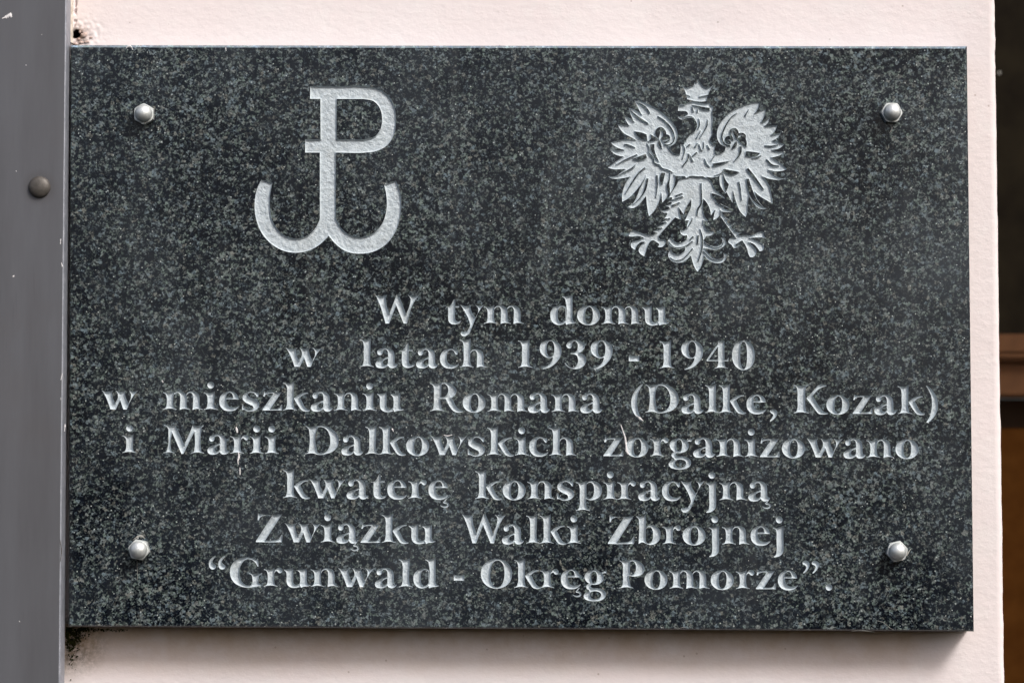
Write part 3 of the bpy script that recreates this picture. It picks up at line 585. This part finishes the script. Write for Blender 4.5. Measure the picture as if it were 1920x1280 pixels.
# cap nuts
def nut_meshes():
    bm = bmesh.new(); R = 20.6*PXM; H = 0.0052
    rings = []
    prof = [(1.0, 0.0, 0), (1.0, -H*.78, 0), (0.98, -H*.92, 1), (0.93, -H, 2)]
    n = 48
    for kx, y, mode in prof:
        ring = []
        for i in range(n):
            a = 2*math.pi*i/n; hexr = math.cos(math.pi/6)/math.cos((a % (math.pi/3))-math.pi/6)
            r = hexr if mode == 0 else min(hexr, 0.97 if mode == 1 else 0.93)
            ring.append(bm.verts.new((R*r*math.cos(a), y, R*r*math.sin(a))))
        rings.append(ring)
    for a, b in zip(rings, rings[1:]):
        for i in range(n): bm.faces.new((a[i], a[(i+1) % n], b[(i+1) % n], b[i]))
    bm.faces.new(rings[-1])
    bmesh.ops.recalc_face_normals(bm, faces=bm.faces[:]); me1 = bpy.data.meshes.new('hex_base'); bm.to_mesh(me1); bm.free(); me1.materials.append(M['steel'])
    bm = bmesh.new(); r0 = 16.3*PXM; rings = []
    pr = [(1.0, -H+.0004), (1.0, -H-.0018)] + [(math.cos(t), -H-.0018-0.92*r0*math.sin(t)) for t in np.linspace(0.12, 1.5, 12)]
    for rr, y in pr: rings.append([bm.verts.new((r0*rr*math.cos(2*math.pi*i/40), y, r0*rr*math.sin(2*math.pi*i/40))) for i in range(40)])
    for a, b in zip(rings, rings[1:]):
        for i in range(40): bm.faces.new((a[i], a[(i+1) % 40], b[(i+1) % 40], b[i]))
    bm.faces.new(rings[-1]); bmesh.ops.recalc_face_normals(bm, faces=bm.faces[:])
    me2 = bpy.data.meshes.new('dome'); bm.to_mesh(me2); bm.free(); me2.shade_smooth(); me2.materials.append(M['steel'])
    return me1, me2
me_hex, me_dome = nut_meshes()
for px_, py_, a_ in ((271.5, 215.5, 30), (1670.5, 213, 2), (262, 1030, 12), (1680.5, 1033, 47)):
    o = bpy.data.objects.new('cap_nut', me_hex); COL.objects.link(o); o.parent = plaque
    o.location = Vector(bp(px_, py_))-PL+Vector((0, 0.0002, 0)); o.rotation_euler = (0, math.radians(a_), 0)
    d = bpy.data.objects.new('dome', me_dome); COL.objects.link(d); d.parent = o

# white streaks, droppings and cobweb threads stuck to the slab
def streak(name, pts, widths, mat, h=0.0005, yp=0.0, base=None, jit=0.12, parent=plaque, ploc=None):
    P = np.array(pts, float); poly = stroke(' '.join(f'{a},{b}' for a, b in P), widths)
    n = len(poly)//2; L_, R_ = poly[:n], poly[n:][::-1]
    Mi = (L_+R_)/2; vs = []; fs = []
    for i in range(n):
        j1 = 1+random.uniform(-jit, jit)*2; l = Mi[i]+(L_[i]-Mi[i])*j1; r = Mi[i]+(R_[i]-Mi[i])*j1
        for q, y in ((l, 0.00005), (Mi[i], -h*random.uniform(.6, 1)), (r, 0.00005)):
            w_ = bp(q[0], q[1], yp); vs.append((w_[0], yp+y, w_[2]))
    for i in range(n-1):
        for kx in (0, 1): fs.append((3*i+kx, 3*i+kx+1, 3*i+kx+4, 3*i+kx+3))
    me = mesh(name, [Vector(p)-Vector(vs[0]) for p in vs], fs, True); o = link(name, me, mat, parent); o.location = Vector(vs[0])-(ploc if ploc is not None else PL)
    return o
streak('white_streak', [(1164, 796), (1168, 808), (1172, 820), (1174, 834), (1175, 845), (1179, 852)], [1.2, 3, 3.4, 3.2, 4.6, 2.2], M['white'])
streak('white_streak', [(1193, 779), (1200, 784), (1206, 789)], [1.5, 3.2, 2], M['white'])
streak('white_streak', [(443, 800), (444, 806), (445, 811)], [1.5, 4.6, 2.5], M['white'])
streak('white_streak', [(447, 848), (448, 856), (446, 864), (447, 871)], [2.5, 5, 2.5, .8], M['white'])
streak('white_streak', [(450, 876), (450, 883), (450, 890)], [2, 2.2, 1.2], M['white'])
streak('white_streak', [(832, 815), (839, 817), (848, 815)], [1.5, 3.2, 1.2], M['white'])
streak('white_streak', [(735, 803), (738, 809)], [3, 1.5], M['white'])
streak('white_streak', [(304, 713), (306, 717)], [3, 1.5], M['white'])
streak('white_streak', [(237, 90), (241, 87), (246, 88), (249, 94)], [1.5, 3, 2.5, 1], M['white'])
streak('white_streak', [(423, 90), (424, 96)], [2.4, 1], M['white'])
for a, b in (((1640, 1184.5), (1596, 1182.5)), ((1290, 1176), (1270, 1179))):
    streak('cobweb_thread', [a, ((a[0]+b[0])/2, (a[1]+b[1])/2-2), b], [.3, .8, .3], M['web'], 0.0002)
streak('cobweb_thread', [(257, 1050), (257, 1062), (258, 1076), (257, 1088)], [.5, .7, .7, .4], M['web'], 0.0003)
streak('cobweb_thread', [(1644, 1163), (1656, 1166), (1668, 1176), (1676, 1180)], [.5, 1.1, .9, .5], M['web'], 0.0003)
streak('cobweb_thread', [(1699, 1041), (1704, 1034), (1708, 1028)], [3.5, 3, 1], M['web'], 0.0006)
streak('cobweb_thread', [(1664, 230), (1672, 240), (1668, 250)], [2.0, 2.5, 1], M['web'], 0.0006)
streak('cobweb_thread', [(249, 1012), (258, 1006), (264, 1004), (272, 1009)], [1.0, 4, 4, 1], M['web'], 0.0008)

# ------------------------------------------------------------------ wall (house front) with a door opening on the right
YW = TH
def xe(zrow): # right corner of the wall as a function of height
    a = bp(1865.0, 0, YW); b = bp(1883.5, 1280, YW); t = (zrow-a[2])/(b[2]-a[2]); return a[0]+(b[0]-a[0])*t
cor = bp(144, 65, YW); mos = bp(138, 1200, YW)
xs = sorted(set(np.round(np.concatenate([np.linspace(-0.55, -0.31, 14), np.arange(-0.305, -0.262, 0.00055), np.linspace(-0.26, 0.26, 90), np.linspace(0.262, 0.30, 22)]), 6)))
zs = sorted(set(np.round(np.concatenate([np.linspace(-0.6, -0.25, 40), np.linspace(-0.248, -0.17, 60), np.linspace(-0.165, 0.185, 60), np.arange(0.187, 0.232, 0.00055), np.linspace(0.234, 0.6, 50)]), 6)))
xs = np.array(xs); zs = np.array(zs); nx, nz = len(xs), len(zs)
x0, x1 = xs[0], xs[-1]
vs = []; fs = []
for z in zs:
    X1 = xe(z) + noise.noise(Vector((0, 0, z*60)))*0.0006 + noise.noise(Vector((5, 0, z*220)))*0.00025
    for x in xs:
        X = x if x < 0.2 else 0.2+(x-0.2)*(X1-0.2)/(x1-0.2)
        y = YW + noise.noise(Vector((X*14, 3, z*14)))*0.0009
        edge = max(0, 1-(X1-X)/0.0022); y += edge**2*0.0016
        # crumbled hole at the upper left corner of the slab
        dx, dz = (X-cor[0]), (z-cor[2]); q = Vector((X*300, 0, z*300)); r = math.hypot(dx*1.1, dz*1.2)*(1+0.55*noise.noise(q)+0.35*noise.noise(q*2.3))
        if r < 0.0036: y += 0.016*min(1, (0.0036-r)/0.0010)
        y += 0.0011*max(0, 1-math.hypot(dx-0.006, dz)/0.016)*(noise.noise(q*1.2)+.25)
        # ragged joint between the metal strip and the plaster
        jx = X-(bp(141, 30, YW)[0]); 
        if abs(jx) < 0.0012 and z > cor[2]-0.004: y += 0.003*max(0, noise.noise(Vector((X*500, 9, z*330))))*2
        vs.append((X, y, z))
for j in range(nz-1):
    for i in range(nx-1):
        a = j*nx+i; fs.append((a, a+1, a+nx+1, a+nx))
# reveal going back from the right corner
DEP = 0.30; base = len(vs)
for z in zs:
    X1 = vs[list(zs).index(z)*nx+nx-1]
    vs.append((X1[0], YW+DEP+0.05, z))
for j in range(nz-1): fs.append((j*nx+nx-1, base+j, base+j+1, (j+1)*nx+nx-1))
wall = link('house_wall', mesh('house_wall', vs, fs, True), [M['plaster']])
tag(wall, 'pale pink plastered house wall behind the dark plaque, ending at a sharp corner on the right', 'wall')

# crumbs of mortar in the damaged corner
def lump(bm, c, r, sq=(1, 1, 1), seed=0, sub=2):
    g = bmesh.ops.create_icosphere(bm, subdivisions=sub, radius=1.0)['verts']
    for v in g:
        d = v.co.copy(); s = 1+0.45*noise.noise(d*1.7+Vector((seed, 0, 0)))
        v.co = Vector((c[0]+d.x*r*s*sq[0], c[1]+d.y*r*s*sq[1], c[2]+d.z*r*s*sq[2]))
for i, (px_, py_, r, sq) in enumerate(((158, 66, 1.7, (1.4, .8, 1)), (150, 60, 1.0, (1, .6, 1)), (163, 79, 1.3, (1.5, .7, .6)), (152, 80, 1.3, (1.5, .6, .7)), (142, 83, 1.6, (1.3, .6, .6)), (171, 71, .9, (1.4, .6, .7)), (148, 74, .9, (1, .8, 1.2)))):
    bm = bmesh.new(); lump(bm, (0, 0, 0), r*0.001, sq, i*3.1); o = bmobj('mortar_crumb', bm, M['mortar'], None, True); o.parent = wall; o.location = bp(px_, py_, YW-.0002)
# dark growth below the lower left corner
bm = bmesh.new()
for i in range(1500):
    px_ = 124+abs(random.gauss(0, 17)); py_ = 1176+abs(random.gauss(0, 30))*(0.25+0.75*math.exp(-((px_-136)/13)**2))
    if random.random() < .15: px_ = random.uniform(128, 240); py_ = random.gauss(1180, 1.5)
    if noise.noise(Vector((px_*.11, py_*.11, 2))) < -0.12 and random.random() < .8: continue
    p = bp(px_, py_, YW-random.uniform(-.0003, .0012)); r = random.uniform(.00012, .00042)
    lump(bm, p, r, (random.uniform(.6, 2.2), .8, random.uniform(.6, 2.2)), i, 1)
moss = bmobj('moss', bm, M['moss'], None, True); tag(moss, 'black green moss under the lower left corner of the plaque', 'moss', None, 'stuff')

# ------------------------------------------------------------------ grey metal strip on the left
YM = -0.010
e0 = bp(124.8, 0, YM); e1 = bp(112.5, 1280, YM)
def ex(z): return e0[0]+(e1[0]-e0[0])*(z-e0[2])/(e1[2]-e0[2])
zs2 = np.linspace(-0.6, 0.6, 120)
prof = [(-0.20, YW+.002), (-0.20, 0.0), (-0.0012, 0.0), (-0.0009, 0.0), (-0.0003, 0.0003), (0, 0.0010), (0.0002, 0.004), (0.0002, 0.0160), (-0.002, 0.0160), (-0.002, 0.003)]
vs = []; fs = []; mi = []
for z in zs2:
    wv = noise.noise(Vector((0, 2, z*25)))*0.00015
    for i, (dx, dy) in enumerate(prof): vs.append((ex(z)+dx+(wv if i > 1 else 0), YM+dy, z))
n = len(prof)
for j in range(len(zs2)-1):
    for i in range(n-1):
        a = j*n+i; fs.append((a, a+1, a+n+1, a+n)); mi.append(1 if i >= 3 else 0)
ML = Vector((ex(-0.2)-0.04, YM, -0.2))
strip = bpy.data.objects.new('metal_strip', None); COL.objects.link(strip); strip.location = ML
tag(strip, 'upright grey coated metal cover strip with one rivet along the left side of the plaque', 'metal strip')
me = mesh('cover', [Vector(p)-ML for p in vs], fs, False); o = link('cover', me, [M['metal'], M['edge']], strip)
for p, q in zip(me.polygons, mi): p.material_index = q
bm = bmesh.new(); rr = 20.5*PXM; rings = []
for t in np.linspace(0.0, 1.5, 12):
    rings.append([bm.verts.new((rr*math.cos(t)*math.cos(2*math.pi*i/40), -0.0034*math.sin(t)-(0.0004 if t > 0 else 0), rr*math.cos(t)*math.sin(2*math.pi*i/40))) for i in range(40)])
for a, b in zip(rings, rings[1:]):
    for i in range(40): bm.faces.new((a[i], a[(i+1) % 40], b[(i+1) % 40], b[i]))
bm.faces.new(rings[-1]); o = bmobj('rivet', bm, M['rivet'], strip, True); o.location = Vector(bp(74, 351, YM))-ML
for pts, wd in (([(4, 35), (9, 33), (14, 31), (19, 28), (22, 33)], [2, 4, 6, 9, 2]), ([(24.5, 517), (26, 519)], [4.4, 4]), ([(114, 448), (113, 458)], [2, 1]), ([(115, 492), (117, 500)], [1.2, 2.2]), ([(48, 122), (50, 123)], [1.5, 1.5]),
                ([(78, 65), (79, 66)], [1.4, 1.4]), ([(117, 700), (114, 712)], [.8, 1.6]), ([(122, 795), (121, 808)], [2.2, 1.4]), ([(30, 320), (31, 322)], [1.6, 1.2]), ([(36, 1163), (37, 1165)], [1.6, 1.6]), ([(114, 745), (114, 750)], [1.5, 1.0])):
    streak('paint_fleck', pts, wd, M['white'], 0.0003, YM, parent=strip, ploc=ML, jit=.3)
streak('paint_fleck', [(112, 1010), (115, 1030), (113, 1052)], [1, 2, 1], M['rivet'], 0.0001, YM, parent=strip, ploc=ML)
# cream sealant bead between strip and plaster above the slab
bm = bmesh.new(); n = 90; rows = []
for j in range(n):
    z = 0.205+j*(0.6-0.205)/(n-1) if j > 60 else 0.2045+j*0.0007
    x = bp(134, 40, YW)[0]+0.0002*noise.noise(Vector((1, 1, z*300))) + (ex(z)-ex(0.22))
    rows.append([bm.verts.new((x+dx*(1+.25*noise.noise(Vector((dx*900, 4, z*500)))), YW-dy*(1+.3*noise.noise(Vector((2, 4, z*400)))), z)) for dx, dy in ((-.003, .012), (-.0008, .0065), (.0004, .004), (.0012, -.0005))])
for a, b in zip(rows, rows[1:]):
    for i in range(3): bm.faces.new((a[i], a[i+1], b[i+1], b[i]))
o = bmobj('sealant_bead', bm, M['sealant'], None, True); o.parent = wall

# ------------------------------------------------------------------ brown door set back in the opening, out of focus
YD = YW+DEP
def zz(py, yp=YD): return float(bp(1900, py, yp)[2])
xl = float(bp(1850, 640, YD)[0]); xr = xl+0.75
door = bpy.data.objects.new('door', None); COL.objects.link(door); DL = Vector((xl, YD, -0.7)); door.location = DL
tag(door, 'brown wooden door with a dark upper pane, set back in the opening right of the wall', 'door')
def dpart(name, x0, x1, y0, y1, z0, z1, mat, bev=0.002):
    bm = bmesh.new(); box(bm, (x0-DL.x, y0-DL.y, z0-DL.z), (x1-DL.x, y1-DL.y, z1-DL.z))
    bmesh.ops.bevel(bm, geom=bm.edges[:], offset=bev, segments=2, affect='EDGES')
    return bmobj(name, bm, mat, door)
dpart('pane', xl-.05, xr, YD+.012, YD+.018, zz(626)-.004, 0.75, M['pane'], .001)
dpart('top_rail', xl-.05, xr, YD-.002, YD+.03, zz(664), zz(626), M['rail'])
dpart('ledge', xl-.05, xr, YD-.014, YD+.03, zz(678)+.0003, zz(664)-.0003, M['rail'], .0025)
dpart('middle_rail', xl-.05, xr, YD-.004, YD+.03, zz(744), zz(678), M['rail'])
dpart('groove', xl-.05, xr, YD+.028, YD+.034, zz(802), zz(744)-.0003, M['reveal'], .001)
dpart('lower_panel', xl-.05, xr, YD+.008, YD+.03, -0.7, zz(802), M['wood'])
for i, (px_, py_, r) in enumerate(((1874, 137, .0011),)):
    bm = bmesh.new(); lump(bm, (0, 0, 0), r, (1, .3, 1), i); o = bmobj('fleck', bm, M['web'], door, True); o.location = Vector(bp(px_, py_, YD+.011))-DL
print('tris', sum(len(o.data.polygons) for o in bpy.data.objects if o.type == 'MESH'), 'objects', len(bpy.data.objects))
